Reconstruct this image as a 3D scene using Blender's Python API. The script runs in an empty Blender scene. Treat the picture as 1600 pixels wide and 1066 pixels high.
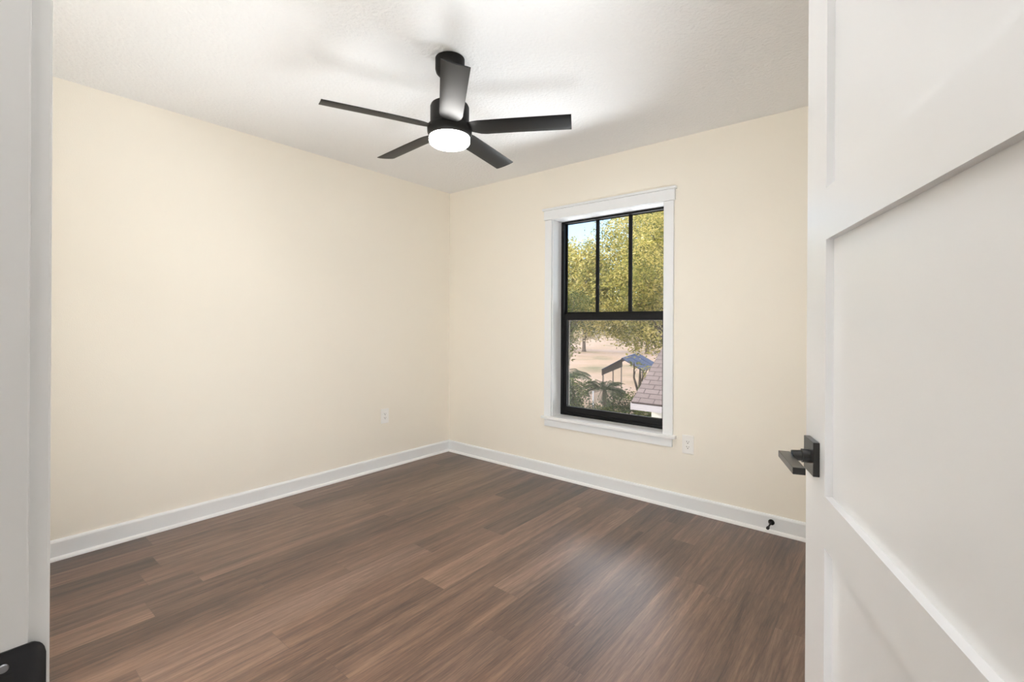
import bpy, bmesh, math, random
from mathutils import Vector, Matrix
PI = math.pi
C = bpy.context.scene.collection
scn = bpy.context.scene

# ---------------------------------------------------------------- camera
CAMZ, YAW, ROLL, FPX, HY = 1.2092, math.radians(39.203), math.radians(0.326), 736.65, 505.73
cd = bpy.data.cameras.new('camera')
cd.sensor_width = 36.0
cd.sensor_fit = 'HORIZONTAL'
cd.lens = FPX / 1600 * 36.0
cd.shift_y = -(533.0 - HY) / 1600
cd.clip_start = 0.02
cd.clip_end = 500
cam = bpy.data.objects.new('camera', cd)
C.objects.link(cam)
cam.matrix_world = (Matrix.Translation((0, 0, CAMZ)) @ Matrix.Rotation(YAW, 4, 'Z')
                    @ Matrix.Rotation(PI / 2, 4, 'X') @ Matrix.Rotation(ROLL, 4, 'Z'))
scn.camera = cam

# ---------------------------------------------------------------- world, sun, lamps, exposure
scn.view_settings.view_transform = 'Standard'
scn.view_settings.look = 'None'
scn.view_settings.gamma = 1
scn.view_settings.exposure = 0.54
scn.view_settings.use_curve_mapping = False
scn.cycles.use_denoising = True
scn.cycles.max_bounces = 12
scn.cycles.diffuse_bounces = 8
scn.cycles.glossy_bounces = 4
scn.cycles.transparent_max_bounces = 16
scn.cycles.caustics_reflective = False
scn.cycles.caustics_refractive = False
scn.cycles.sample_clamp_indirect = 6

w = bpy.data.worlds.new('sky')
scn.world = w
w.use_nodes = True
nt = w.node_tree
nt.nodes.clear()
sky = nt.nodes.new('ShaderNodeTexSky')
sky.sky_type = 'NISHITA'
sky.sun_disc = False
sky.sun_elevation = math.radians(24)
sky.sun_rotation = math.radians(250)
sky.air_density = 1.0
sky.dust_density = 0.4
sky.ozone_density = 2.5
bg = nt.nodes.new('ShaderNodeBackground')
bg.inputs['Strength'].default_value = 0.30
wo = nt.nodes.new('ShaderNodeOutputWorld')
# bright cloud band added above the view for floor sheen, clear blue lower down
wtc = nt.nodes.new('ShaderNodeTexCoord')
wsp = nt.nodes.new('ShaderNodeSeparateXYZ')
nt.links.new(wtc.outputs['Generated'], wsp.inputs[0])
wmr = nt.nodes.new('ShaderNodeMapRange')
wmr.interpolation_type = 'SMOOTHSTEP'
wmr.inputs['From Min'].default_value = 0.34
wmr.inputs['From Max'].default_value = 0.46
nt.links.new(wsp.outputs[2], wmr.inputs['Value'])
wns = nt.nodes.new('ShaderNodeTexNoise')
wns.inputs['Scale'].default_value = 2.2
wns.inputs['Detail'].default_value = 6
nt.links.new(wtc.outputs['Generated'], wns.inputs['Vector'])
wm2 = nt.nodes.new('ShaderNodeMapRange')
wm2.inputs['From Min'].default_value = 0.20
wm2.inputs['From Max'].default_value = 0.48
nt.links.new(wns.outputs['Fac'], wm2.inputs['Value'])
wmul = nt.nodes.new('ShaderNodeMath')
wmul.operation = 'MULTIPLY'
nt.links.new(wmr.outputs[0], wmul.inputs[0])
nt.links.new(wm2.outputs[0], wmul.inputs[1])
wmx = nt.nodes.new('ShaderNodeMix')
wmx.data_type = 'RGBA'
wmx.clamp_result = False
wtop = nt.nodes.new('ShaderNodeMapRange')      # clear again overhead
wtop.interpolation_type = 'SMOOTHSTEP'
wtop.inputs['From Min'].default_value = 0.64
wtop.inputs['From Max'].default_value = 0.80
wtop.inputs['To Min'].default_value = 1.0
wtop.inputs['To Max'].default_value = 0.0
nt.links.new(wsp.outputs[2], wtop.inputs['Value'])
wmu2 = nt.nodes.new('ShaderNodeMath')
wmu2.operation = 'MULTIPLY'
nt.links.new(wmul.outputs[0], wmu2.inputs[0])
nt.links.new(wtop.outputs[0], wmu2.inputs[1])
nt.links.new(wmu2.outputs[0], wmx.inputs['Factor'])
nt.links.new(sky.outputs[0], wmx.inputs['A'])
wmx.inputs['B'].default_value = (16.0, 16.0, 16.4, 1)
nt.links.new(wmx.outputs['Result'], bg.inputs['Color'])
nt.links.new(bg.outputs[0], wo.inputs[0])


def lamp(name, kind, loc, energy, color=(1, 1, 1), target=None, **kw):
    l = bpy.data.lights.new(name, kind)
    l.energy = energy
    l.color = color
    for k, v in kw.items():
        setattr(l, k, v)
    o = bpy.data.objects.new(name, l)
    C.objects.link(o)
    o.location = loc
    if target is not None:
        o.rotation_euler = (Vector(target) - Vector(loc)).to_track_quat('-Z', 'Y').to_euler()
    return o


SUN = Vector((-0.86, -0.36, 0.40)).normalized()
lamp('sun', 'SUN', (-20, -10, 20), 2.6, (1.0, 0.88, 0.70), target=Vector((-20, -10, 20)) - SUN, angle=0.01)
# added area lamp below the sill, standing in for daylight bounced off the yard
lamp('yard_bounce_fill', 'AREA', (-1.6, 7.6, -1.75), 1000, (0.90, 0.955, 1.0), target=(-1.66, 3.15, 1.25),
     shape='RECTANGLE', size=8.0, size_y=1.7)
# unseen fill lamp added in the hall to light the door and jamb
lamp('hall_fill', 'AREA', (-0.05, -0.75, 2.38), 6.5, (1.0, 0.97, 0.93), target=(-0.05, -0.75, 0), shape='DISK', size=0.5)
# unseen fill spot added beside the camera, bounced off the ceiling near the doorway
lamp('ceiling_bounce_fill', 'SPOT', (-0.02, -0.08, 1.50), 330, (0.94, 0.97, 1.0), target=(-0.36, 0.46, 2.44),
     spot_size=math.radians(66), spot_blend=0.9, shadow_soft_size=0.03)

# a second added fill spot near the floor, bounced off the door wall
lamp('wall_bounce_fill', 'SPOT', (-1.25, 0.78, 0.08), 400, (0.93, 0.965, 1.0), target=(-1.45, 0.05, 0.68),
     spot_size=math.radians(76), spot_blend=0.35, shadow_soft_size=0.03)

# softer fill spot added low by the doorway, brightening the far corner and ceiling
lamp('corner_fill', 'SPOT', (-0.36, 0.34, 0.34), 74, (0.93, 0.965, 1.0), target=(-2.55, 2.45, 1.75),
     spot_size=math.radians(118), spot_blend=1.0, shadow_soft_size=0.32)

# ---------------------------------------------------------------- material helpers


def mat(name, color=(0.8, 0.8, 0.8), rough=0.5, metal=0.0, spec=0.5, bump=None, coat=0.0):
    m = bpy.data.materials.new(name)
    m.use_nodes = True
    n = m.node_tree.nodes
    b = n['Principled BSDF']
    b.inputs['Base Color'].default_value = (*color, 1)
    b.inputs['Roughness'].default_value = rough
    b.inputs['Metallic'].default_value = metal
    b.inputs['Specular IOR Level'].default_value = spec
    b.inputs['Coat Weight'].default_value = coat
    if bump:
        scale, strength, dist, detail = bump
        tc = n.new('ShaderNodeTexCoord')
        ns = n.new('ShaderNodeTexNoise')
        ns.inputs['Scale'].default_value = scale
        ns.inputs['Detail'].default_value = detail
        bp = n.new('ShaderNodeBump')
        bp.inputs['Strength'].default_value = strength
        bp.inputs['Distance'].default_value = dist
        L = m.node_tree.links
        L.new(tc.outputs['Object'], ns.inputs['Vector'])
        L.new(ns.outputs['Fac'], bp.inputs['Height'])
        L.new(bp.outputs[0], b.inputs['Normal'])
    return m


def ramp(nodes, stops):
    r = nodes.new('ShaderNodeValToRGB')
    e = r.color_ramp.elements
    e[0].position, e[0].color = stops[0][0], (*stops[0][1], 1)
    e[1].position, e[1].color = stops[-1][0], (*stops[-1][1], 1)
    for p, c in stops[1:-1]:
        x = e.new(p)
        x.color = (*c, 1)
    return r


def noise_mat(name, stops, scale, detail=6, rough=0.9, stretch=(1, 1, 1), bump=0.0):
    m = mat(name, rough=rough, spec=0.2)
    n, L = m.node_tree.nodes, m.node_tree.links
    b = n['Principled BSDF']
    tc = n.new('ShaderNodeTexCoord')
    mp = n.new('ShaderNodeMapping')
    mp.inputs['Scale'].default_value = stretch
    ns = n.new('ShaderNodeTexNoise')
    ns.inputs['Scale'].default_value = scale
    ns.inputs['Detail'].default_value = detail
    r = ramp(n, stops)
    L.new(tc.outputs['Object'], mp.inputs[0])
    L.new(mp.outputs[0], ns.inputs['Vector'])
    L.new(ns.outputs['Fac'], r.inputs[0])
    L.new(r.outputs[0], b.inputs['Base Color'])
    if bump:
        bp = n.new('ShaderNodeBump')
        bp.inputs['Strength'].default_value = bump
        bp.inputs['Distance'].default_value = 0.03
        L.new(ns.outputs['Fac'], bp.inputs['Height'])
        L.new(bp.outputs[0], b.inputs['Normal'])
    return m


def wood_floor_mat():
    m = mat('walnut_vinyl_plank', rough=0.36, spec=0.5, coat=0.2)
    m.node_tree.nodes['Principled BSDF'].inputs['Coat Roughness'].default_value = 0.3
    n, L = m.node_tree.nodes, m.node_tree.links
    b = n['Principled BSDF']

    def math_(op, a, bb=None, c=None):
        k = n.new('ShaderNodeMath')
        k.operation = op
        for i, v in enumerate((a, bb, c)):
            if v is None:
                continue
            if isinstance(v, (int, float)):
                k.inputs[i].default_value = v
            else:
                L.new(v, k.inputs[i])
        return k.outputs[0]
    tc = n.new('ShaderNodeTexCoord')
    sp = n.new('ShaderNodeSeparateXYZ')
    L.new(tc.outputs['Object'], sp.inputs[0])
    PW, PL = 0.152, 1.22
    xr = math_('DIVIDE', math_('ADD', sp.outputs[0], 20.0 * PW + 0.979), PW)
    row = math_('FLOOR', xr)
    fx = math_('FRACT', xr)
    wn = n.new('ShaderNodeTexWhiteNoise')
    wn.noise_dimensions = '1D'
    L.new(row, wn.inputs['W'])
    yr = math_('ADD', math_('DIVIDE', math_('ADD', sp.outputs[1], 12.0), PL), wn.outputs['Value'])
    col = math_('FLOOR', yr)
    fy = math_('FRACT', yr)
    cid = n.new('ShaderNodeCombineXYZ')
    L.new(row, cid.inputs[0])
    L.new(col, cid.inputs[1])
    wn2 = n.new('ShaderNodeTexWhiteNoise')
    wn2.noise_dimensions = '3D'
    L.new(cid.outputs[0], wn2.inputs['Vector'])
    # grain coordinates: stretched along the plank, shifted for every plank
    gx = math_('MULTIPLY_ADD', wn2.outputs['Value'], 37.0, math_('MULTIPLY', sp.outputs[0], 1.0))
    gy = math_('MULTIPLY_ADD', wn2.outputs['Value'], 11.0, math_('MULTIPLY', sp.outputs[1], 0.05))
    gc = n.new('ShaderNodeCombineXYZ')
    L.new(gx, gc.inputs[0])
    L.new(gy, gc.inputs[1])

    def noise(scale, detail, rough=0.6, dist=0.0):
        k = n.new('ShaderNodeTexNoise')
        k.inputs['Scale'].default_value = scale
        k.inputs['Detail'].default_value = detail
        k.inputs['Roughness'].default_value = rough
        k.inputs['Distortion'].default_value = dist
        L.new(gc.outputs[0], k.inputs['Vector'])
        return k.outputs['Fac']
    big = noise(13, 4, 0.55, 0.8)
    mid = noise(42, 6, 0.68, 0.9)
    fine = noise(190, 3, 0.75, 0.1)
    vein = math_('ABSOLUTE', math_('SUBTRACT', noise(17, 5, 0.6, 1.4), 0.5))
    vein = math_('MINIMUM', math_('MULTIPLY', vein, 14.0), 1.0)
    t = math_('ADD', math_('ADD', math_('MULTIPLY', big, 0.38), math_('MULTIPLY', mid, 0.36)), math_('MULTIPLY', fine, 0.36))
    t = math_('ADD', t, math_('MULTIPLY', math_('SUBTRACT', vein, 0.8), 0.07))
    t = math_('ADD', t, math_('MULTIPLY', math_('SUBTRACT', wn2.outputs['Value'], 0.5), 0.15))
    r = ramp(n, [(0.36, (0.022, 0.012, 0.008)), (0.46, (0.064, 0.036, 0.025)), (0.56, (0.110, 0.064, 0.044)),
                 (0.66, (0.170, 0.105, 0.073)), (0.80, (0.28, 0.185, 0.132))])
    L.new(t, r.inputs[0])
    # hue shift per plank between warm brown and greyer brown
    mx = n.new('ShaderNodeMix')
    mx.data_type = 'RGBA'
    mx.blend_type = 'MULTIPLY'
    mx.inputs['Factor'].default_value = 1.0
    r2 = ramp(n, [(0.0, (1.04, 0.98, 0.93)), (0.5, (1.0, 0.98, 0.97)), (1.0, (0.97, 0.98, 1.03))])
    L.new(wn2.outputs['Color'], r2.inputs[0])
    L.new(r.outputs[0], mx.inputs['A'])
    L.new(r2.outputs[0], mx.inputs['B'])
    # seams
    ex = math_('MINIMUM', fx, math_('SUBTRACT', 1.0, fx))
    ey = math_('MINIMUM', fy, math_('SUBTRACT', 1.0, fy))
    sx = math_('LESS_THAN', ex, 0.006)
    sy = math_('LESS_THAN', ey, 0.0009)
    seam = math_('MAXIMUM', sx, sy)
    mx2 = n.new('ShaderNodeMix')
    mx2.data_type = 'RGBA'
    L.new(math_('MULTIPLY', seam, 0.45), mx2.inputs['Factor'])
    L.new(mx.outputs['Result'], mx2.inputs['A'])
    mx2.inputs['B'].default_value = (0.03, 0.017, 0.012, 1)
    L.new(mx2.outputs['Result'], b.inputs['Base Color'])
    bp = n.new('ShaderNodeBump')
    bp.inputs['Strength'].default_value = 0.25
    bp.inputs['Distance'].default_value = 0.002
    L.new(math_('SUBTRACT', math_('ADD', math_('MULTIPLY', mid, 0.5), fine), seam), bp.inputs['Height'])
    L.new(bp.outputs[0], b.inputs['Normal'])
    rr = math_('MULTIPLY_ADD', fine, 0.14, 0.31)
    L.new(rr, b.inputs['Roughness'])
    return m


def leaf_mat(name, stops, trans=0.5):
    m = bpy.data.materials.new(name)
    m.use_nodes = True
    n, L = m.node_tree.nodes, m.node_tree.links
    n.clear()
    at = n.new('ShaderNodeAttribute')
    at.attribute_name = 'tint'
    r = ramp(n, stops)
    L.new(at.outputs['Fac'], r.inputs[0])
    d = n.new('ShaderNodeBsdfDiffuse')
    t = n.new('ShaderNodeBsdfTranslucent')
    mx = n.new('ShaderNodeMixShader')
    mx.inputs[0].default_value = trans
    o = n.new('ShaderNodeOutputMaterial')
    L.new(r.outputs[0], d.inputs[0])
    L.new(r.outputs[0], t.inputs[0])
    L.new(d.outputs[0], mx.inputs[1])
    L.new(t.outputs[0], mx.inputs[2])
    L.new(mx.outputs[0], o.inputs[0])
    return m


def veil_mat(name, glossy, veil_color, opacity, rough=0.0):
    """clear sheet: mostly transparent, with a thin diffuse or glossy film"""
    m = bpy.data.materials.new(name)
    m.use_nodes = True
    n, L = m.node_tree.nodes, m.node_tree.links
    n.clear()
    tr = n.new('ShaderNodeBsdfTransparent')
    mx = n.new('ShaderNodeMixShader')
    if glossy:
        g = n.new('ShaderNodeBsdfGlossy')
        g.inputs['Roughness'].default_value = rough
        f = n.new('ShaderNodeFresnel')
        f.inputs['IOR'].default_value = 1.45
        L.new(f.outputs[0], mx.inputs[0])
    else:
        g = n.new('ShaderNodeBsdfDiffuse')
        mx.inputs[0].default_value = opacity
    g.inputs['Color'].default_value = (*veil_color, 1)
    o = n.new('ShaderNodeOutputMaterial')
    L.new(tr.outputs[0], mx.inputs[1])
    L.new(g.outputs[0], mx.inputs[2])
    L.new(mx.outputs[0], o.inputs[0])
    return m


def emit_mat(name, color, strength):
    m = bpy.data.materials.new(name)
    m.use_nodes = True
    b = m.node_tree.nodes['Principled BSDF']
    b.inputs['Base Color'].default_value = (0.9, 0.9, 0.9, 1)
    b.inputs['Emission Color'].default_value = (*color, 1)
    b.inputs['Emission Strength'].default_value = strength
    return m


def shingle_mat():
    m = mat('pink_grey_shingle', rough=1.0, spec=0.0)
    n, L = m.node_tree.nodes, m.node_tree.links
    b = n['Principled BSDF']
    tc = n.new('ShaderNodeTexCoord')
    br = n.new('ShaderNodeTexBrick')
    br.offset = 0.5
    br.inputs['Color1'].default_value = (0.165, 0.132, 0.122, 1)
    br.inputs['Color2'].default_value = (0.205, 0.165, 0.152, 1)
    br.inputs['Mortar'].default_value = (0.085, 0.066, 0.064, 1)
    br.inputs['Scale'].default_value = 1.0
    br.inputs['Mortar Size'].default_value = 0.013
    br.inputs['Brick Width'].default_value = 0.32
    br.inputs['Row Height'].default_value = 0.155
    L.new(tc.outputs['UV'], br.inputs['Vector'])
    L.new(br.outputs['Color'], b.inputs['Base Color'])
    return m


M = dict(
    cream=mat('cream_wall_paint', (0.878, 0.833, 0.748), 0.75, spec=0.25, bump=(190, 0.10, 0.004, 3)),
    ceil=mat('textured_white_ceiling', (0.87, 0.875, 0.88), 0.9, spec=0.2, bump=(62, 0.5, 0.012, 5)),
    trim=mat('white_trim_paint', (0.83, 0.85, 0.87), 0.35, spec=0.4),
    door=mat('white_door_paint', (0.72, 0.72, 0.725), 0.30, spec=0.5),
    jamb=mat('white_jamb_paint', (0.78, 0.78, 0.775), 0.4, spec=0.4),
    white=mat('white_window_paint', (0.88, 0.885, 0.89), 0.4, spec=0.4),
    black=mat('black_window_vinyl', (0.008, 0.008, 0.0085), 0.4, spec=0.14),
    fanblack=mat('matte_black_metal', (0.009, 0.0085, 0.008), 0.48, spec=0.12),
    blade=mat('satin_black_blade', (0.007, 0.0068, 0.0065), 0.40, spec=0.15),
    bronze=mat('dark_bronze_metal', (0.012, 0.011, 0.010), 0.28, metal=0.25),
    strike=mat('black_strike_metal', (0.02, 0.02, 0.022), 0.45, metal=0.5),
    steel=mat('screw_steel', (0.30, 0.30, 0.31), 0.4, metal=0.8),
    rubber=mat('black_rubber', (0.012, 0.012, 0.012), 0.7),
    plate=mat('white_plastic', (0.90, 0.89, 0.87), 0.35, spec=0.5),
    slot=mat('outlet_slot_dark', (0.10, 0.09, 0.085), 0.7),
    glow=emit_mat('fan_lamp_diffuser', (1.0, 0.975, 0.94), 27.0),
    glass=veil_mat('window_glass', True, (1, 1, 1), 0.0),
    screen=veil_mat('insect_screen_mesh', False, (0.62, 0.60, 0.60), 0.05),
    floor=wood_floor_mat(),
    drywall=mat('hall_paint', (0.83, 0.81, 0.78), 0.8, spec=0.2),
    siding=mat('exterior_siding', (0.7, 0.7, 0.68), 0.8),
    ground=noise_mat('sandy_lot', [(0.30, (0.13, 0.12, 0.06)), (0.45, (0.29, 0.20, 0.13)), (0.60, (0.33, 0.235, 0.175)), (0.8, (0.39, 0.29, 0.23))], 0.13),
    bark=noise_mat('tree_bark', [(0.3, (0.06, 0.045, 0.038)), (0.7, (0.16, 0.125, 0.10))], 6, stretch=(1, 1, 0.3), bump=0.5),
    oak=leaf_mat('gold_green_leaves', [(0.0, (0.07, 0.09, 0.035)), (0.35, (0.27, 0.28, 0.08)), (0.65, (0.62, 0.54, 0.17)), (1.0, (0.90, 0.78, 0.40))]),
    oak2=leaf_mat('green_leaves', [(0.0, (0.045, 0.065, 0.028)), (0.5, (0.16, 0.19, 0.06)), (1.0, (0.48, 0.43, 0.16))]),
    shrub=leaf_mat('shrub_leaves', [(0.0, (0.015, 0.028, 0.018)), (0.6, (0.05, 0.075, 0.03)), (1.0, (0.22, 0.25, 0.07))], 0.35),
    palm=leaf_mat('palm_leaflets', [(0.0, (0.02, 0.035, 0.025)), (1.0, (0.08, 0.11, 0.055))], 0.3),
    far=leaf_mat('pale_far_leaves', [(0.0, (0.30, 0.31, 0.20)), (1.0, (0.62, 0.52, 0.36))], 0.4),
    shingle=shingle_mat(),
    bluemetal=mat('blue_metal_roofing', (0.085, 0.105, 0.17), 0.75, spec=0.12),
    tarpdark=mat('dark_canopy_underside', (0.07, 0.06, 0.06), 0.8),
    post=mat('grey_steel_post', (0.22, 0.19, 0.17), 0.6),
    fpost=mat('pale_fence_post', (0.55, 0.55, 0.58), 0.6),
    fascia=mat('pinkish_fascia_paint', (0.30, 0.28, 0.29), 0.7),
)

# ---------------------------------------------------------------- mesh helpers


def box(bm, x0, x1, y0, y1, z0, z1, bev=0.0):
    vs = [bm.verts.new((x, y, z)) for z in (z0, z1) for y in (y0, y1) for x in (x0, x1)]
    q = [(0, 2, 3, 1), (4, 5, 7, 6), (0, 1, 5, 4), (2, 6, 7, 3), (0, 4, 6, 2), (1, 3, 7, 5)]
    fs = [bm.faces.new([vs[i] for i in f]) for f in q]
    if bev:
        es = list({e for f in fs for e in f.edges})
        bmesh.ops.bevel(bm, geom=es, offset=bev, segments=2, profile=0.6, affect='EDGES')
    return vs


def lathe(bm, prof, cx=0, cy=0, seg=48, cap=True):
    """prof: list of (radius, z), top to bottom"""
    rings = []
    for r, z in prof:
        rings.append([bm.verts.new((cx + r * math.cos(2 * PI * k / seg), cy + r * math.sin(2 * PI * k / seg), z)) for k in range(seg)])
    for a, b in zip(rings, rings[1:]):
        for k in range(seg):
            bm.faces.new((a[k], b[k], b[(k + 1) % seg], a[(k + 1) % seg]))
    if cap:
        bm.faces.new(rings[0])
        bm.faces.new(list(reversed(rings[-1])))


def tube(bm, pts, rad, seg=10):
    pts = [Vector(p) for p in pts]
    rings = []
    for i, p in enumerate(pts):
        d = (pts[min(i + 1, len(pts) - 1)] - pts[max(i - 1, 0)]).normalized()
        a = d.cross(Vector((0.31, 0.2, 0.93))).normalized()
        b = d.cross(a)
        r = rad[i] if isinstance(rad, (list, tuple)) else rad
        rings.append([bm.verts.new(p + a * r * math.cos(2 * PI * k / seg) + b * r * math.sin(2 * PI * k / seg)) for k in range(seg)])
    for a, b in zip(rings, rings[1:]):
        for k in range(seg):
            bm.faces.new((a[k], a[(k + 1) % seg], b[(k + 1) % seg], b[k]))
    bm.faces.new(list(reversed(rings[0])))
    bm.faces.new(rings[-1])


def obj(name, bm, m, parent=None, smooth=False, bevel=0.0):
    me = bpy.data.meshes.new(name)
    bmesh.ops.recalc_face_normals(bm, faces=bm.faces)
    bm.to_mesh(me)
    bm.free()
    o = bpy.data.objects.new(name, me)
    C.objects.link(o)
    me.materials.append(m)
    if smooth:
        for p in me.polygons:
            p.use_smooth = True
        md = o.modifiers.new('edge', 'EDGE_SPLIT')
        md.split_angle = math.radians(40)
    if bevel:
        md = o.modifiers.new('bevel', 'BEVEL')
        md.width = bevel
        md.segments = 2
        md.limit_method = 'ANGLE'
    if parent:
        o.parent = parent
    return o


def tag(o, label, cat=None, group=None, kind=None):
    o['label'] = label
    if cat:
        o['category'] = cat
    if group:
        o['group'] = group
    if kind:
        o['kind'] = kind
    return o


def empty(name, loc=(0, 0, 0), rz=0.0):
    o = bpy.data.objects.new(name, None)
    o.empty_display_size = 0.1
    C.objects.link(o)
    o.location = loc
    o.rotation_euler = (0, 0, rz)
    return o


def boxes(name, lst, m, parent=None, bevel=0.0):
    bm = bmesh.new()
    for b in lst:
        box(bm, *b)
    return obj(name, bm, m, parent, bevel=bevel)


# ---------------------------------------------------------------- room shell
XL, YB, H = -3.294, 3.095, 2.44          # left wall face, window wall face, ceiling
XR, YF = 0.30, 0.05                      # right wall face (behind the door), room face of the door wall
WX0, WX1, WZ0, WZ1 = -2.107, -1.214, 0.478, 2.03   # window opening
JX = -0.58                               # latch jamb face
WT = 0.16

o = boxes('floor', [(XL - WT, 1.2, -1.6, YB + 0.02, -0.15, 0.0)], M['floor'])
tag(o, 'dark walnut plank floor running away from the door', 'floor', kind='structure')
o = boxes('ceiling', [(XL - WT, 1.2, -1.6, YB + WT, H, H + 0.15)], M['ceil'])
tag(o, 'white knockdown textured ceiling around the black fan', 'ceiling', kind='structure')
o = boxes('wall_left', [(XL - WT, XL, YF - 0.2, YB + WT, 0, H)], M['cream'])
tag(o, 'plain cream wall left of the corner with one outlet', 'wall', kind='structure')
o = boxes('wall_back', [(XL, WX0 - 0.02, YB, YB + WT, 0, H), (WX1 + 0.02, XR + 0.1, YB, YB + WT, 0, H),
                        (WX0 - 0.02, WX1 + 0.02, YB, YB + WT, 0, WZ0 - 0.03), (WX0 - 0.02, WX1 + 0.02, YB, YB + WT, WZ1 + 0.02, H)], M['cream'])
tag(o, 'cream wall holding the black framed window', 'wall', kind='structure')
o = boxes('wall_right', [(XR, XR + 0.1, 0.27, YB, 0, H)], M['cream'])
tag(o, 'cream wall hidden behind the open white door', 'wall', kind='structure')
o = boxes('wall_front', [(XL, JX - 0.018, YF - 0.115, YF, 0, H), (0.195, XR + 0.1, YF - 0.115, 0.27, 0, H),
                         (JX - 0.018, 0.195, YF - 0.115, YF, 2.07, H)], M['cream'])
tag(o, 'cream wall with the doorway the camera looks through', 'wall', kind='structure')
o = boxes('wall_hall', [(-1.5, -1.4, -1.6, YF - 0.115, 0, H), (1.1, 1.2, -1.6, YF - 0.115, 0, H), (-1.4, 1.1, -1.6, -1.5, 0, H),
                        (0.4, 1.1, YF - 0.115, YF - 0.0, 0, H)], M['drywall'])
tag(o, 'off white walls of the hall outside the doorway', 'wall', kind='structure')
o = boxes('wall_exterior', [(XL - WT, 1.2, -1.6, YB + WT, -3.4, -0.15)], M['siding'])
tag(o, 'pale siding of the storey below the room', 'wall', kind='structure')


def baseboard(name, length, loc, rz, label):
    """runs along local +X, face towards local -Y"""
    r = empty(name, loc, rz)
    bm = bmesh.new()
    prof = [(0, 0), (-0.0135, 0), (-0.0135, 0.090), (-0.0115, 0.0965), (-0.007, 0.1015), (0, 0.103)]
    a = [bm.verts.new((0, y, z)) for y, z in prof]
    b = [bm.verts.new((length, y, z)) for y, z in prof]
    for i in range(len(prof)):
        j = (i + 1) % len(prof)
        bm.faces.new((a[i], a[j], b[j], b[i]))
    bm.faces.new(a)
    bm.faces.new(list(reversed(b)))
    obj('board', bm, M['trim'], r)
    bm = bmesh.new()
    prof = [(-0.0135, 0.0), (-0.0135, 0.019)] + [(-0.0135 - 0.0125 * math.sin(t), 0.019 * math.cos(t)) for t in (0.35, 0.7, 1.05, 1.35)] + [(-0.026, 0)]
    a = [bm.verts.new((0, y, z)) for y, z in prof]
    b = [bm.verts.new((length, y, z)) for y, z in prof]
    for i in range(len(prof)):
        j = (i + 1) % len(prof)
        bm.faces.new((a[i], a[j], b[j], b[i]))
    bm.faces.new(a)
    bm.faces.new(list(reversed(b)))
    obj('shoe_moulding', bm, M['white'], r, smooth=True)
    return tag(r, label, 'baseboard', kind='structure')


baseboard('baseboard_back', XR - XL, (XL, YB, 0), 0, 'white baseboard under the window with a black door stop on it')
baseboard('baseboard_left', YB - 0.066, (XL, 0.066, 0), PI / 2, 'white baseboard along the plain wall left of the corner')

# ---------------------------------------------------------------- window
W = empty('window_1', (0, 0, 0))
tag(W, 'tall black framed window with three upper lights and white casing', 'window', kind='structure')
YG = YB + 0.115       # room side of the lower sash
# white return boards lining the opening
boxes('jamb_liner', [(WX0 - 0.02, WX0, YB, YB + WT, WZ0, WZ1 + 0.02), (WX1, WX1 + 0.02, YB, YB + WT, WZ0, WZ1 + 0.02),
                     (WX0, WX1, YB, YB + WT, WZ1, WZ1 + 0.02)], M['white'], W)
for x0, x1 in ((-2.176, -2.113), (-1.208, -1.142)):
    boxes('side_casing', [(x0, x1, YB - 0.018, YB, WZ0, WZ1)], M['trim'], W, bevel=0.0015)
boxes('head_casing', [(-2.184, -1.134, YB - 0.022, YB, WZ1 + 0.002, 2.105)], M['trim'], W, bevel=0.0015)
boxes('head_cap', [(-2.194, -1.124, YB - 0.034, YB, 2.105, 2.122)], M['trim'], W, bevel=0.0015)
boxes('stool', [(-2.196, -1.120, YB - 0.036, YB, WZ0 - 0.021, WZ0), (WX0, WX1, YB, YB + WT, WZ0 - 0.021, WZ0)], M['white'], W, bevel=0.002)
boxes('apron', [(-2.174, -1.146, YB - 0.016, YB, 0.398, WZ0 - 0.021)], M['trim'], W, bevel=0.0015)
fr = boxes('frame', [(WX0, WX0 + 0.026, YG, YB + WT, WZ0, WZ1), (WX1 - 0.026, WX1, YG, YB + WT, WZ0, WZ1),
                     (WX0 + 0.026, WX1 - 0.026, YG, YB + WT, WZ1 - 0.014, WZ1), (WX0 + 0.026, WX1 - 0.026, YG, YB + WT, WZ0, WZ0 + 0.022)], M['black'], W, bevel=0.001)
# lower sash (inner track)
SX0, SX1 = WX0 + 0.026, WX1 - 0.026
ls = boxes('lower_sash', [(SX0, SX0 + 0.027, YG + 0.006, YG + 0.034, WZ0 + 0.022, 1.285), (SX1 - 0.027, SX1, YG + 0.006, YG + 0.034, WZ0 + 0.022, 1.285),
                          (SX0 + 0.027, SX1 - 0.027, YG + 0.006, YG + 0.034, WZ0 + 0.022, 0.548), (SX0 + 0.027, SX1 - 0.027, YG + 0.006, YG + 0.034, 1.240, 1.285),
                          (SX0 + 0.2, SX0 + 0.26, YG - 0.004, YG + 0.006, 1.27, 1.285), (SX1 - 0.26, SX1 - 0.2, YG - 0.004, YG + 0.006, 1.27, 1.285)],
           M['black'], W, bevel=0.0015)
boxes('pane', [(SX0 + 0.027, SX1 - 0.027, YG + 0.020, YG + 0.024, 0.548, 1.240)], M['glass'], ls)
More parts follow.
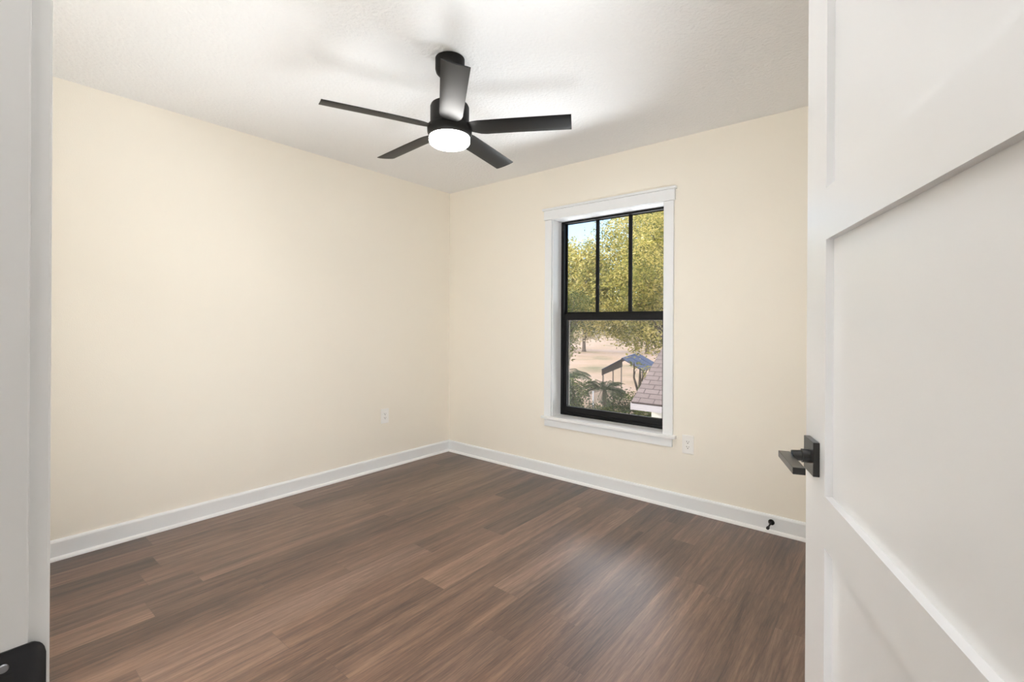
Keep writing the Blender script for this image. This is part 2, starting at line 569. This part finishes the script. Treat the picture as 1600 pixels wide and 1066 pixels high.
# upper sash (outer track)
us = boxes('upper_sash', [(SX0, SX0 + 0.012, YG + 0.036, YB + WT - 0.002, 1.262, WZ1 - 0.014), (SX1 - 0.012, SX1, YG + 0.036, YB + WT - 0.002, 1.262, WZ1 - 0.014),
                          (SX0 + 0.012, SX1 - 0.012, YG + 0.036, YB + WT - 0.002, 1.262, 1.304), (SX0 + 0.012, SX1 - 0.012, YG + 0.036, YB + WT - 0.002, WZ1 - 0.020, WZ1 - 0.014)],
           M['black'], W, bevel=0.0015)
MX = (SX0 + 0.012 + (SX1 - SX0 - 0.024) / 3, SX0 + 0.012 + (SX1 - SX0 - 0.024) * 2 / 3)
for x in MX:
    boxes('muntin', [(x - 0.0145, x + 0.0145, YG + 0.034, YG + 0.043, 1.304, WZ1 - 0.020)], M['black'], us, bevel=0.001)
boxes('pane', [(SX0 + 0.012, SX1 - 0.012, YG + 0.038, YG + 0.0415, 1.304, WZ1 - 0.020)], M['glass'], us)
# insect screen on the outside of the lower half
sc = boxes('insect_screen', [(SX0 + 0.006, SX1 - 0.006, YB + WT - 0.004, YB + WT - 0.003, WZ0 + 0.03, 1.262)], M['screen'], W)
boxes('screen_frame', [(SX0 + 0.028, SX0 + 0.0325, YB + WT - 0.010, YB + WT - 0.004, 0.552, 1.262),
                       (SX0 + 0.0325, SX1 - 0.03, YB + WT - 0.010, YB + WT - 0.004, 1.237, 1.240)], M['post'], sc)

# ---------------------------------------------------------------- outlets


def outlet(loc, rz, label):
    """faces local -Y"""
    r = empty('wall_outlet', loc, rz)
    bm = bmesh.new()
    box(bm, -0.037, 0.037, -0.0065, 0, -0.060, 0.060, 0.002)
    obj('cover_plate', bm, M['plate'], r, bevel=0.0)
    bm = bmesh.new()
    box(bm, -0.017, 0.017, -0.008, -0.004, -0.034, 0.034, 0.001)
    rc = obj('receptacle', bm, M['plate'], r)
    for z in (0.0165, -0.0165):
        bm = bmesh.new()
        box(bm, -0.008, -0.0055, -0.0084, -0.0075, z - 0.001, z + 0.008)
        box(bm, 0.0055, 0.008, -0.0084, -0.0075, z + 0.0, z + 0.007)
        bmesh.ops.create_cone(bm, cap_ends=True, segments=12, radius1=0.003, radius2=0.003, depth=0.001,
                              matrix=Matrix.Translation((0, -0.008, z - 0.007)) @ Matrix.Rotation(PI / 2, 4, 'X'))
        tag(obj('socket_slots', bm, M['slot'], rc), 'dark plug slots')
    for z in (0.048, -0.048):
        bm = bmesh.new()
        bmesh.ops.create_cone(bm, cap_ends=True, segments=12, radius1=0.003, radius2=0.003, depth=0.001,
                              matrix=Matrix.Translation((0, -0.0058, z)) @ Matrix.Rotation(PI / 2, 4, 'X'))
        obj('screw', bm, M['plate'], r)
    return tag(r, label, 'outlet', 'white duplex outlets on the cream walls')


outlet((-1.044, YB, 0.431), 0, 'white wall outlet right of the window below its sill')
outlet((XL, 2.370, 0.436), PI / 2, 'white wall outlet on the plain left wall near the corner')

# ---------------------------------------------------------------- door stop on the baseboard
DS = empty('door_stop', (-0.559, YB - 0.0135, 0.062))
tag(DS, 'small black door stop screwed to the baseboard beside the open door', 'door stop')
bm = bmesh.new()
bmesh.ops.create_cone(bm, cap_ends=True, segments=24, radius1=0.017, radius2=0.012, depth=0.008,
                      matrix=Matrix.Translation((0, -0.004, 0)) @ Matrix.Rotation(PI / 2, 4, 'X'))
obj('base_disc', bm, M['fanblack'], DS, smooth=True)
bm = bmesh.new()
tube(bm, [(0, -0.007, 0), (0, -0.040, 0), (0, -0.088, -0.001)], [0.0055, 0.0045, 0.0045], 14)
obj('rod', bm, M['fanblack'], DS, smooth=True)
bm = bmesh.new()
tube(bm, [(0, -0.086, -0.001), (0, -0.089, -0.001), (0, -0.103, -0.001), (0, -0.106, -0.001)], [0.006, 0.0085, 0.0085, 0.006], 16)
tag(obj('tip', bm, M['rubber'], DS, smooth=True), 'black rubber tip')

# ---------------------------------------------------------------- ceiling fan
FX, FY = -1.617, 1.515
F = empty('ceiling_fan', (FX, FY, H))
tag(F, 'black five blade ceiling fan with a lit round lamp', 'ceiling fan')
bm = bmesh.new()
lathe(bm, [(0.064, 0.0), (0.068, -0.002), (0.068, -0.052), (0.064, -0.066), (0.052, -0.079), (0.030, -0.086), (0.018, -0.088)])
obj('canopy', bm, M['fanblack'], F, smooth=True)
bm = bmesh.new()
lathe(bm, [(0.013, -0.084), (0.013, -0.20)], seg=20)
lathe(bm, [(0.020, -0.196), (0.026, -0.202), (0.026, -0.222)], seg=24)
obj('downrod', bm, M['fanblack'], F, smooth=True)
bm = bmesh.new()
lathe(bm, [(0.076, -0.214), (0.086, -0.218), (0.090, -0.227), (0.090, -0.325)])
obj('motor_housing', bm, M['fanblack'], F, smooth=True)
bm = bmesh.new()
lathe(bm, [(0.092, -0.312), (0.101, -0.316), (0.104, -0.324), (0.103, -0.346), (0.097, -0.362), (0.090, -0.366)])
obj('hub_ring', bm, M['fanblack'], F, smooth=True)
bm = bmesh.new()
lathe(bm, [(0.088, -0.360), (0.0935, -0.366), (0.0945, -0.374), (0.0945, -0.384), (0.091, -0.394), (0.082, -0.4015), (0.062, -0.406), (0.034, -0.408), (0.005, -0.4085)])
tag(obj('lamp_diffuser', bm, M['glow'], F, smooth=True), 'glowing frosted white lamp diffuser')


def blade_mesh():
    """blade along local +X from the hub, one piece with a chamfered root, slightly cupped"""
    bm = bmesh.new()
    NX, NY, T = 18, 8, 0.005
    tilt = math.radians(12.0)
    grid = {}
    for side in (0, 1):
        for i in range(NX + 1):
            x = 0.088 + (0.563 - 0.088) * (i / NX)
            # + y side is the counter-clockwise (lower) edge, chamfered at the root
            k = min(1.0, max(0.0, (x - 0.088) / 0.062))
            yp = 0.022 + (0.050 - 0.022) * k + 0.004 * (x / 0.563)
            yn = -(0.040 + (0.050 - 0.040) * min(1, k * 1.6)) - 0.004 * (x / 0.563)
            for j in range(NY + 1):
                y = yn + (yp - yn) * j / NY
                z = 0.004 * ((y / 0.054) ** 2) * min(1, max(0, (x - 0.1) / 0.2)) * 0.6
                z += (T / 2 if side else -T / 2) * (1.0 if 0 < j < NY else 0.45)
                yy, zz = y * math.cos(tilt) + z * math.sin(tilt), -y * math.sin(tilt) + z * math.cos(tilt)
                grid[side, i, j] = bm.verts.new((x, yy, zz))
    for i in range(NX):
        for j in range(NY):
            bm.faces.new([grid[1, i, j], grid[1, i + 1, j], grid[1, i + 1, j + 1], grid[1, i, j + 1]])
            bm.faces.new([grid[0, i, j], grid[0, i, j + 1], grid[0, i + 1, j + 1], grid[0, i + 1, j]])
        for j in (0, NY):
            bm.faces.new([grid[0, i, j], grid[0, i + 1, j], grid[1, i + 1, j], grid[1, i, j]])
    for i in (0, NX):
        for j in range(NY):
            bm.faces.new([grid[0, i, j], grid[1, i, j], grid[1, i, j + 1], grid[0, i, j + 1]])
    return bm


b0 = obj('blade', blade_mesh(), M['blade'], F, smooth=True)
for k in range(5):
    b = b0 if k == 0 else b0.copy()
    if k:
        C.objects.link(b)
        b.parent = F
    b.location = (0, 0, -0.327)
    b.rotation_euler = (0, 0, math.radians(-41.2 + 72 * k))

# ---------------------------------------------------------------- open door
# local frame: origin at the hinge on the floor, +X towards the latch edge, +Y out of the visible face
DA = math.radians(20.4568)
DW = 0.864
ang = math.atan2(math.cos(DA), -math.sin(DA))
LX, LY = -0.137, 1.088
HX, HY_ = LX + math.sin(DA) * DW, LY - math.cos(DA) * DW
D = empty('door_1', (HX, HY_, 0.0), ang)
tag(D, 'open white three panel door with a black lever handle', 'door', kind='structure')
DT = 0.035
ST = 0.1195
RC = 0.012


def door_slab():
    bm = bmesh.new()
    x0, x1 = 0.0, DW
    zs = [(0.012, 0.245), (0.824, 0.913), (1.358, 1.447), (1.915, 2.035)]
    ya, yb = -DT, 0.0
    box(bm, x0, ST, ya, yb, 0.012, 2.035)
    box(bm, x1 - ST, x1, ya, yb, 0.012, 2.035)
    for z0, z1 in zs:
        box(bm, ST, x1 - ST, ya, yb, z0, z1)
    return bm


bm = door_slab()
slab = obj('slab', bm, M['door'], D)
for z0, z1 in ((0.245, 0.824), (0.913, 1.358), (1.447, 1.915)):
    bm = bmesh.new()
    # panel with a small splayed edge all round
    for ys in (1, -1):
        pass
    box(bm, ST, DW - ST, -DT + RC, -RC, z0, z1)
    obj('panel', bm, M['door'], D)
# lever handle
LV = empty('lever_handle', (0, 0, 0))
LV.parent = D
tag(LV, 'dark bronze square rose lever handle')


def lx(s):
    return DW - s


bm = bmesh.new()
box(bm, lx(0.091), lx(0.027), 0.0, 0.0105, 0.9365, 0.998, 0.0012)
obj('rose', bm, M['bronze'], LV)
bm = bmesh.new()
tube(bm, [(lx(0.061), 0.009, 0.9665), (lx(0.061), 0.022, 0.9665), (lx(0.061), 0.0225, 0.9665), (lx(0.061), 0.0375, 0.9655)], [0.0125, 0.0125, 0.0098, 0.0098], 20)
obj('neck', bm, M['bronze'], LV, smooth=True)
bm = bmesh.new()
box(bm, lx(0.151), lx(0.035), 0.036, 0.0555, 0.9545, 0.9665, 0.0012)
obj('lever', bm, M['bronze'], LV)
bm = bmesh.new()
box(bm, DW - 0.0005, DW + 0.0012, -0.03, -0.005, 0.938, 0.996)
obj('latch_plate', bm, M['bronze'], D)

# ---------------------------------------------------------------- left door jamb with strike plate
J = empty('trim_1', (JX, 0, 0))
tag(J, 'white door frame at the left edge with a black strike plate', 'door frame', kind='structure')
boxes('jamb', [(-0.018, 0.0, -0.067, 0.0525, 0, 2.05)], M['jamb'], J, bevel=0.0015)
boxes('stop_moulding', [(0.0, 0.011, -0.050, -0.0005, 0, 2.05)], M['jamb'], J, bevel=0.002)
boxes('room_casing', [(-0.080, -0.005, YF, YF + 0.0165, 0, 2.05)], M['jamb'], J, bevel=0.002)
boxes('hall_casing', [(-0.080, -0.005, -0.0815, -0.067, 0, 2.05)], M['jamb'], J, bevel=0.002)
bm = bmesh.new()
# plate bent round the room side edge of the jamb; section in (x, y), rounded lip
sec = [(0.0, 0.004), (0.0, 0.0525), (-0.0002, 0.0545), (-0.0006, 0.0565), (-0.0013, 0.0585), (-0.0022, 0.0602), (-0.0031, 0.0616), (-0.0042, 0.0628)]
N = 16
Z0, Z1 = 0.873, 0.931
cols = []
for x, y in sec:
    # top and bottom corners of the lip are rounded
    f = max(0.0, (y - 0.0535) / 0.0095)
    dz = 0.018 * (1 - math.sqrt(max(0.0, 1 - min(1, f) ** 2)))
    z0, z1 = Z0 + dz, Z1 - dz
    cols.append([[bm.verts.new((x + t, y + (t * 0.6 if y > 0.054 else 0), z0 + (z1 - z0) * i / N)) for i in range(N + 1)] for t in (0.0, 0.0018)])
for a, b in zip(cols, cols[1:]):
    for i in range(N):
        bm.faces.new((a[1][i], b[1][i], b[1][i + 1], a[1][i + 1]))
        bm.faces.new((a[0][i], a[0][i + 1], b[0][i + 1], b[0][i]))
    for i in (0, N):
        bm.faces.new((a[0][i], b[0][i], b[1][i], a[1][i]))
for c in (cols[0], cols[-1]):
    for i in range(N):
        bm.faces.new((c[0][i], c[0][i + 1], c[1][i + 1], c[1][i]))
sp = obj('strike_plate', bm, M['strike'], J, smooth=True)
tag(sp, 'black strike plate')
for z in (0.9175, 0.8845):
    bm = bmesh.new()
    bmesh.ops.create_cone(bm, cap_ends=True, segments=20, radius1=0.0038, radius2=0.0030, depth=0.0012,
                          matrix=Matrix.Translation((0.0022, 0.0375, z)) @ Matrix.Rotation(PI / 2, 4, 'Y'))
    obj('screw', bm, M['steel'], sp)
boxes('latch_hole', [(0.0012, 0.0021, 0.022, 0.044, 0.890, 0.9115)], M['rubber'], sp)
J2 = boxes('trim_2', [(0.177, 0.195, -0.067, 0.262, 0, 2.05), (JX, 0.177, -0.067, 0.0525, 2.05, 2.068)], M['jamb'])
tag(J2, 'white hinge side door frame hidden behind the open door', 'door frame', kind='structure')

# ---------------------------------------------------------------- the yard outside
GZ = -3.4
bm = bmesh.new()
bmesh.ops.create_grid(bm, x_segments=40, y_segments=40, size=130)
for v in bm.verts:
    v.co.z += 0.0
g = obj('ground', bm, M['ground'])
g.location = (-20, 60, GZ)
tag(g, 'sandy sunlit ground with patches of dry grass outside', 'ground', kind='structure')


def leaves(name, blobs, n, size, m, parent, rnd, fill=0.45):
    """one mesh of small bent leaf sprays scattered through the crown's boughs"""
    tot = sum(b[3] ** 2 for b in blobs)
    verts, faces, tints = [], [], []
    for (cx, cy, cz, r) in blobs:
        k = int(n * r * r / tot)
        # sub clumps inside every bough
        cl = []
        for _ in range(max(6, int(k / 55))):
            d = Vector((rnd.gauss(0, 1), rnd.gauss(0, 1), rnd.gauss(0, 1))).normalized()
            q = r * (fill + (1 - fill) * rnd.random() ** 0.6)
            cl.append((d * q, rnd.random() * 0.62))
        for _ in range(k):
            c, t0 = rnd.choice(cl)
            s = r * 0.20
            p = Vector((cx, cy, cz)) + c + Vector((rnd.gauss(0, s), rnd.gauss(0, s), rnd.gauss(0, s * 0.7)))
            a = Vector((rnd.gauss(0, 1), rnd.gauss(0, 1), rnd.gauss(0, 0.6))).normalized()
            b = a.cross(Vector((rnd.gauss(0, 1), rnd.gauss(0, 1), rnd.gauss(0, 1)))).normalized()
            L_, w_ = size * rnd.uniform(0.6, 1.3), size * rnd.uniform(0.3, 0.55)
            i0 = len(verts)
            mid = p + a * L_ * 0.5
            up = a.cross(b) * L_ * 0.12
            verts += [p, mid + b * w_ * 0.5 - up, p + a * L_, mid - b * w_ * 0.5 - up]
            faces.append((i0, i0 + 1, i0 + 2, i0 + 3))
            tints.append(min(1, max(0, t0 + rnd.random() * 0.38)))
    me = bpy.data.meshes.new(name)
    me.from_pydata([tuple(v) for v in verts], [], faces)
    at = me.attributes.new('tint', 'FLOAT', 'FACE')
    at.data.foreach_set('value', tints)
    me.materials.append(m)
    o = bpy.data.objects.new(name, me)
    C.objects.link(o)
    o.parent = parent
    return o


def tree(name, label, base, blobs, n, size, m, seed, tr=0.28, group=None, fork=0.45):
    """blobs are (dx, dy, z above base, r)"""
    rnd = random.Random(seed)
    r = empty(name, base)
    tag(r, label, 'tree', group)
    zc = sum(b[2] for b in blobs) / len(blobs)
    fz = zc * fork
    bm = bmesh.new()
    bend = rnd.uniform(-0.25, 0.25)
    tube(bm, [(0, 0, -0.1), (0.02, 0, 0.25), (bend * 0.5, 0.05, fz * 0.5), (bend, 0.1, fz), (bend * 1.1, 0.1, zc)], [tr * 1.5, tr * 1.1, tr * 0.9, tr * 0.8, tr * 0.3], 12)
    obj('trunk', bm, M['bark'], r, smooth=True)
    bm = bmesh.new()
    for (bx, by, bz, br) in blobs:
        z0 = fz * rnd.uniform(0.8, 1.05)
        m1 = Vector((bend + (bx - bend) * 0.4 + rnd.uniform(-.3, .3), 0.1 + by * 0.35, z0 + (bz - z0) * 0.55))
        tube(bm, [(bend, 0.1, z0 - 0.1), m1, (bx, by, bz), (bx + (bx - m1.x) * .3, by + (by - m1.y) * .3, bz + br * 0.5)], [tr * 0.55, tr * 0.38, tr * 0.2, tr * 0.06], 8)
        for _ in range(3):
            d = Vector((rnd.gauss(0, 1), rnd.gauss(0, 1), rnd.gauss(0.2, 0.6))).normalized() * br * 0.85
            tube(bm, [m1, Vector((bx, by, bz)) * 0.6 + m1 * 0.4 + d * 0.4, Vector((bx, by, bz)) + d], [tr * 0.22, tr * 0.13, tr * 0.04], 6)
    obj('branches', bm, M['bark'], r, smooth=True)
    leaves('foliage', blobs, n, size, m, r, rnd)
    return r


tree('oak_tree', 'tall golden green oak filling the middle upper lights of the window', (-7.0, 22.0, GZ),
     [(-2.6, -0.5, 8.0, 2.2), (-4.5, -1.0, 6.6, 1.9), (-0.9, -1.1, 7.4, 2.0), (-2.4, -2.0, 5.9, 1.7), (-3.2, 0.7, 9.2, 1.6), (-0.8, 0, 9.8, 1.8),
      (-2.3, -1.6, 4.5, 1.15), (-1.1, -2.0, 4.5, 1.2), (-3.7, -1.7, 4.8, 1.1), (0.4, -1.4, 5.6, 1.5)],
     42000, 0.16, M['oak'], 3, tr=0.22)
tree('oak_tree', 'nearer oak with dark slanting limbs at the right of the window', (-5.0, 17.7, GZ),
     [(-0.6, -0.6, 8.4, 1.7), (-1.7, -0.9, 7.4, 1.2), (1.0, -0.4, 7.6, 1.8), (-1.0, 0.0, 9.7, 1.5), (0.2, -0.9, 6.3, 1.3), (1.8, 0.0, 9.0, 1.5)],
     26000, 0.13, M['oak'], 5, tr=0.2)
tree('oak_tree', 'yellowing oak at the left of the window under the patch of sky', (-14.2, 21.0, GZ),
     [(0.2, 0, 6.8, 1.6), (1.7, 0.3, 7.0, 1.5), (-1.6, 0.4, 7.2, 1.7), (2.0, -0.4, 5.4, 1.3), (0.6, -1.2, 5.2, 1.3), (-1.5, -0.9, 5.2, 1.4), (1.4, 0.4, 8.0, 1.1), (2.2, -0.2, 6.4, 1.2)],
     30000, 0.16, M['oak'], 8)
tree('green_tree', 'darker green tree with its crown low behind the left lower pane', (-11.6, 17.3, GZ),
     [(0, 0, 4.6, 1.0), (0.7, 0.2, 5.2, 0.9), (-1.1, 0.2, 4.8, 1.2), (0.2, -0.4, 3.5, 0.8), (-0.8, 0, 3.2, 1.0)],
     11000, 0.13, M['oak2'], 11, tr=0.14)
tree('oak_tree', 'oak standing beyond the blue roofed carport', (-13.0, 35.0, GZ),
     [(0, 0, 7.6, 2.6), (-2.4, 0, 6.6, 2.2), (2.6, 0.3, 7.0, 2.5), (0.4, 0, 10.0, 2.2), (3.4, 0, 9.6, 2.0), (1.2, -0.8, 5.6, 1.4)],
     12000, 0.24, M['oak2'], 14)
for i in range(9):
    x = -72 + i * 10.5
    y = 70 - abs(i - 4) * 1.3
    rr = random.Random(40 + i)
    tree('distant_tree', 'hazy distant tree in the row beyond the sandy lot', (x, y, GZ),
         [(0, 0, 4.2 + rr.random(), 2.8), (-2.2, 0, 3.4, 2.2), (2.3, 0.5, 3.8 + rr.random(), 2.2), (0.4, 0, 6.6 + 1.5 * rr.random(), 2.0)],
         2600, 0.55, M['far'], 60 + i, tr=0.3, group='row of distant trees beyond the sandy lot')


def shrub(label, base, blobs, n, size, seed, m=None):
    rnd = random.Random(seed)
    r = empty('shrub', base)
    tag(r, label, 'shrub', 'shrubs in the yard below the window')
    bm = bmesh.new()
    for (bx, by, bz, br) in blobs:
        tube(bm, [(bx * 0.15, by * 0.15, -0.05), (bx * 0.6, by * 0.6, bz * 0.5), (bx, by, bz + br * 0.3)], [0.035, 0.025, 0.01], 6)
    obj('stems', bm, M['bark'], r)
    leaves('foliage', blobs, n, size, m or M['shrub'], r, rnd, fill=0.2)
    return r


shrub('dark leafy shrub at the left edge of the lower pane', (-7.9, 12.3, GZ), [(0, 0, 2.0, 0.7), (0.1, 0.3, 2.5, 0.5), (-0.5, 0, 1.6, 0.7), (0.4, 0, 1.2, 0.6), (-.4, .2, 2.6, .5)], 5200, 0.09, 21)
shrub('low green shrub in front of the white fence post', (-8.7, 15.8, GZ), [(0, 0, 0.9, 0.6), (0.6, 0, 0.8, 0.5), (-0.6, 0.1, 1.0, 0.6)], 3600, 0.09, 22)
shrub('broad dark shrub below the carport', (-9.3, 20.6, GZ), [(0, 0, 1.1, 0.7), (1.1, 0.2, 1.2, 0.7), (-1.1, 0, 0.9, 0.7)], 4000, 0.11, 23)
shrub('shrub against the wall under the shingle roof', (-5.9, 12.7, GZ), [(0, 0, 0.9, 0.5), (0.5, 0.2, 1.0, 0.5), (-.4, -.2, .8, .5)], 3200, 0.09, 24)
shrub('shrub with yellow tips beside the carport trunk', (-8.0, 18.4, GZ), [(0, 0, 1.1, 0.5), (0.5, 0.2, 0.8, 0.5)], 1700, 0.10, 25, M['oak2'])
shrub('long hedge like shrub along the bottom of the lower pane', (-6.6, 14.1, GZ), [(-0.9, 0.2, 0.6, 0.45), (-0.45, 0.1, 0.65, 0.5), (0, 0, 0.6, 0.5)], 2600, 0.09, 26, M['oak2'])


shrub('dark shrub between the two palms', (-10.9, 16.6, GZ), [(0, 0, 1.2, 0.5), (0.4, 0.1, 1.4, 0.5), (-0.4, 0, 1.0, 0.5)], 3000, 0.09, 27)
shrub('rounded dark shrub in front of the shingle roof eave', (-6.2, 16.0, GZ), [(0, 0, 1.0, 0.6), (0.6, 0.1, 1.1, 0.6), (-0.5, 0, 0.9, 0.5)], 3200, 0.09, 28)


shrub('dark bush at the foot of the palm in front of the carport', (-8.75, 17.3, GZ), [(0, 0, 0.9, 0.55), (0.5, 0.1, 0.8, 0.5), (-0.4, -0.1, 0.8, 0.5)], 3400, 0.09, 29)


def palm(label, base, h, n, L_, seed):
    rnd = random.Random(seed)
    r = empty('palm', base)
    tag(r, label, 'palm tree', 'small palms in the yard')
    bm = bmesh.new()
    tube(bm, [(0, 0, -0.05), (0.03, 0, h * 0.5), (0, 0.02, h)], [0.12, 0.09, 0.08], 12)
    obj('trunk', bm, M['bark'], r, smooth=True)
    for k in range(n):
        a = 2 * PI * k / n + rnd.uniform(-.2, .2)
        el = rnd.uniform(0.25, 1.35)
        d = Vector((math.cos(a), math.sin(a), 0))
        pts = []
        for i in range(9):
            t = i / 8
            pts.append(d * L_ * t * (0.95 - 0.15 * t) + Vector((0, 0, h + L_ * (math.sin(el) * t - 0.6 * t * t))))
        bm = bmesh.new()
        tl = []
        tube(bm, pts, [0.012] * 8 + [0.004], 5)
        for i in range(1, 9):
            for q in (0, 0.5):
                if i == 8 and q:
                    continue
                p = pts[i].lerp(pts[min(8, i + 1)], q)
                tan = (pts[i] - pts[i - 1]).normalized()
                s = d.cross(Vector((0, 0, 1)))
                w_ = L_ * 0.36 * math.sin(PI * min(1, 0.18 + 0.8 * (i + q) / 8.6))
                for sg in (1, -1):
                    e = p + s * sg * w_ + tan * w_ * 0.55 - Vector((0, 0, w_ * 0.45))
                    bm.faces.new([bm.verts.new(p - tan * 0.02), bm.verts.new(p + (e - p) * 0.5 - tan * 0.02), bm.verts.new(e), bm.verts.new(p + (e - p) * 0.5 + tan * 0.02)])
        o = obj('frond', bm, M['palm'], r)
        at = o.data.attributes.new('tint', 'FLOAT', 'FACE')
        at.data.foreach_set('value', [rnd.random() for _ in o.data.polygons])
    return r


palm('small palm with a thick trunk in front of the carport', (-9.75, 18.3, GZ), 1.75, 20, 1.15, 31)
palm('palm with arching fronds above the dark shrub at left', (-9.45, 14.2, GZ), 2.5, 20, 1.45, 32)

# carport with a blue metal roof
CP = empty('carport', (-11.8, 24.2, GZ), math.radians(15.5))
tag(CP, 'open sided carport with a blue metal gable roof and thin posts', 'carport')
wv, lv, ze, zr = 1.15, 5.6, 2.01, 2.66
for sx, nm in ((1, M['bluemetal']), (-1, M['bluemetal'])):
    bm = bmesh.new()
    t = 0.05
    a = [(0, -0.05, zr), (sx * wv, -0.05, ze), (sx * wv, lv, ze), (0, lv, zr)]
    lo = [bm.verts.new(p) for p in a]
    hi = [bm.verts.new((p[0], p[1], p[2] + t)) for p in a]
    bm.faces.new(lo)
    bm.faces.new(hi)
    for i in range(4):
        bm.faces.new((lo[i], lo[(i + 1) % 4], hi[(i + 1) % 4], hi[i]))
    rp = obj('roof_panel', bm, nm, CP)
    for k in range(1, 3):
        bm = bmesh.new()
        y = lv * k / 3
        tube(bm, [Vector((0, y, zr + t)), Vector((sx * wv, y, ze + t))], 0.022, 6)
        obj('roof_seam', bm, nm, rp)
bm = bmesh.new()
box(bm, -0.06, 0.06, -0.06, lv + 0.02, zr + 0.03, zr + 0.075)
obj('ridge_cap', bm, M['bluemetal'], CP)
bm = bmesh.new()
for y in (-0.03,):
    p = [(-wv, y, ze - 0.30), (wv * 0.0, y, zr - 0.42), (0, y, zr), (-wv, y, ze)]
    f = [bm.verts.new(q) for q in p]
    f2 = [bm.verts.new((q[0], q[1] + 0.02, q[2])) for q in p]
    bm.faces.new(f)
    bm.faces.new(f2)
    for i in range(4):
        bm.faces.new((f[i], f[(i + 1) % 4], f2[(i + 1) % 4], f2[i]))
obj('gable_panel', bm, M['tarpdark'], CP)
for y in (0.05, lv / 2, lv - 0.1):
    for x in (-wv + 0.06, wv - 0.06):
        bm = bmesh.new()
        box(bm, x - 0.035, x + 0.035, y - 0.035, y + 0.035, 0, ze + 0.02)
        obj('post', bm, M['post'], CP)

tree('small_tree', 'small bare trunked tree leaning in front of the carport', (-9.9, 21.8, GZ),
     [(0.5, 0, 2.3, 0.35), (-0.2, 0.2, 2.6, 0.3)], 160, 0.13, M['oak'], 77, tr=0.13)

# pale fence post
P = empty('fence_post', (-9.55, 16.95, GZ))
tag(P, 'single pale fence post standing among the shrubs', 'fence post')
bm = bmesh.new()
box(bm, -0.02, 0.02, -0.02, 0.02, 0, 1.85, 0.004)
obj('shaft', bm, M['fpost'], P)
bm = bmesh.new()
box(bm, -0.028, 0.028, -0.028, 0.028, 1.85, 1.875, 0.004)
obj('cap', bm, M['fpost'], P)

# neighbouring house with a shingle roof
N_ = empty('neighbor_house', (-4.39, 9.44, GZ))
tag(N_, 'neighbouring house with a pinkish shingle roof at lower right of the window', 'house')
EZ = 2.93
RX, RY, RISE = 7.0, 3.4, 0.633
bm = bmesh.new()
uv = bm.loops.layers.uv.new('UVMap')


def roof_face(p, uvs):
    f = bm.faces.new([bm.verts.new(q) for q in p])
    for l, u in zip(f.loops, uvs):
        l[uv].uv = u
    return f


sl = math.hypot(RY, RY * RISE)
roof_face([(0, 0, EZ), (RX, 0, EZ), (RX, RY, EZ + RY * RISE), (0, RY, EZ + RY * RISE)], [(0, 0), (RX, 0), (RX, sl), (0, sl)])
roof_face([(RX, 2 * RY, EZ), (0, 2 * RY, EZ), (0, RY, EZ + RY * RISE), (RX, RY, EZ + RY * RISE)], [(RX, 0), (0, 0), (0, sl), (RX, sl)])
ro = obj('roof', bm, M['shingle'], N_)
so = ro.modifiers.new('solid', 'SOLIDIFY')
so.thickness = 0.06
so.offset = 0
boxes('eave_fascia', [(0.0, RX, -0.025, -0.002, EZ - 0.14, EZ - 0.01)], M['fascia'], N_)
bm = bmesh.new()
for ya, yb in ((0, RY), (2 * RY, RY)):
    p = [(-0.025, ya, EZ - 0.15), (-0.025, yb, EZ + RY * RISE - 0.15), (-0.025, yb, EZ + RY * RISE - 0.02), (-0.025, ya, EZ - 0.02)]
    f = [bm.verts.new(q) for q in p]
    f2 = [bm.verts.new((q[0] + 0.022, q[1], q[2])) for q in p]
    bm.faces.new(f)
    bm.faces.new(f2)
    for i in range(4):
        bm.faces.new((f[i], f[(i + 1) % 4], f2[(i + 1) % 4], f2[i]))
obj('rake_fascia', bm, M['fascia'], N_)
bm = bmesh.new()
box(bm, 0.3, RX - 0.3, 0.35, 2 * RY - 0.35, 0, EZ - 0.02)
obj('wall', bm, M['siding'], N_)
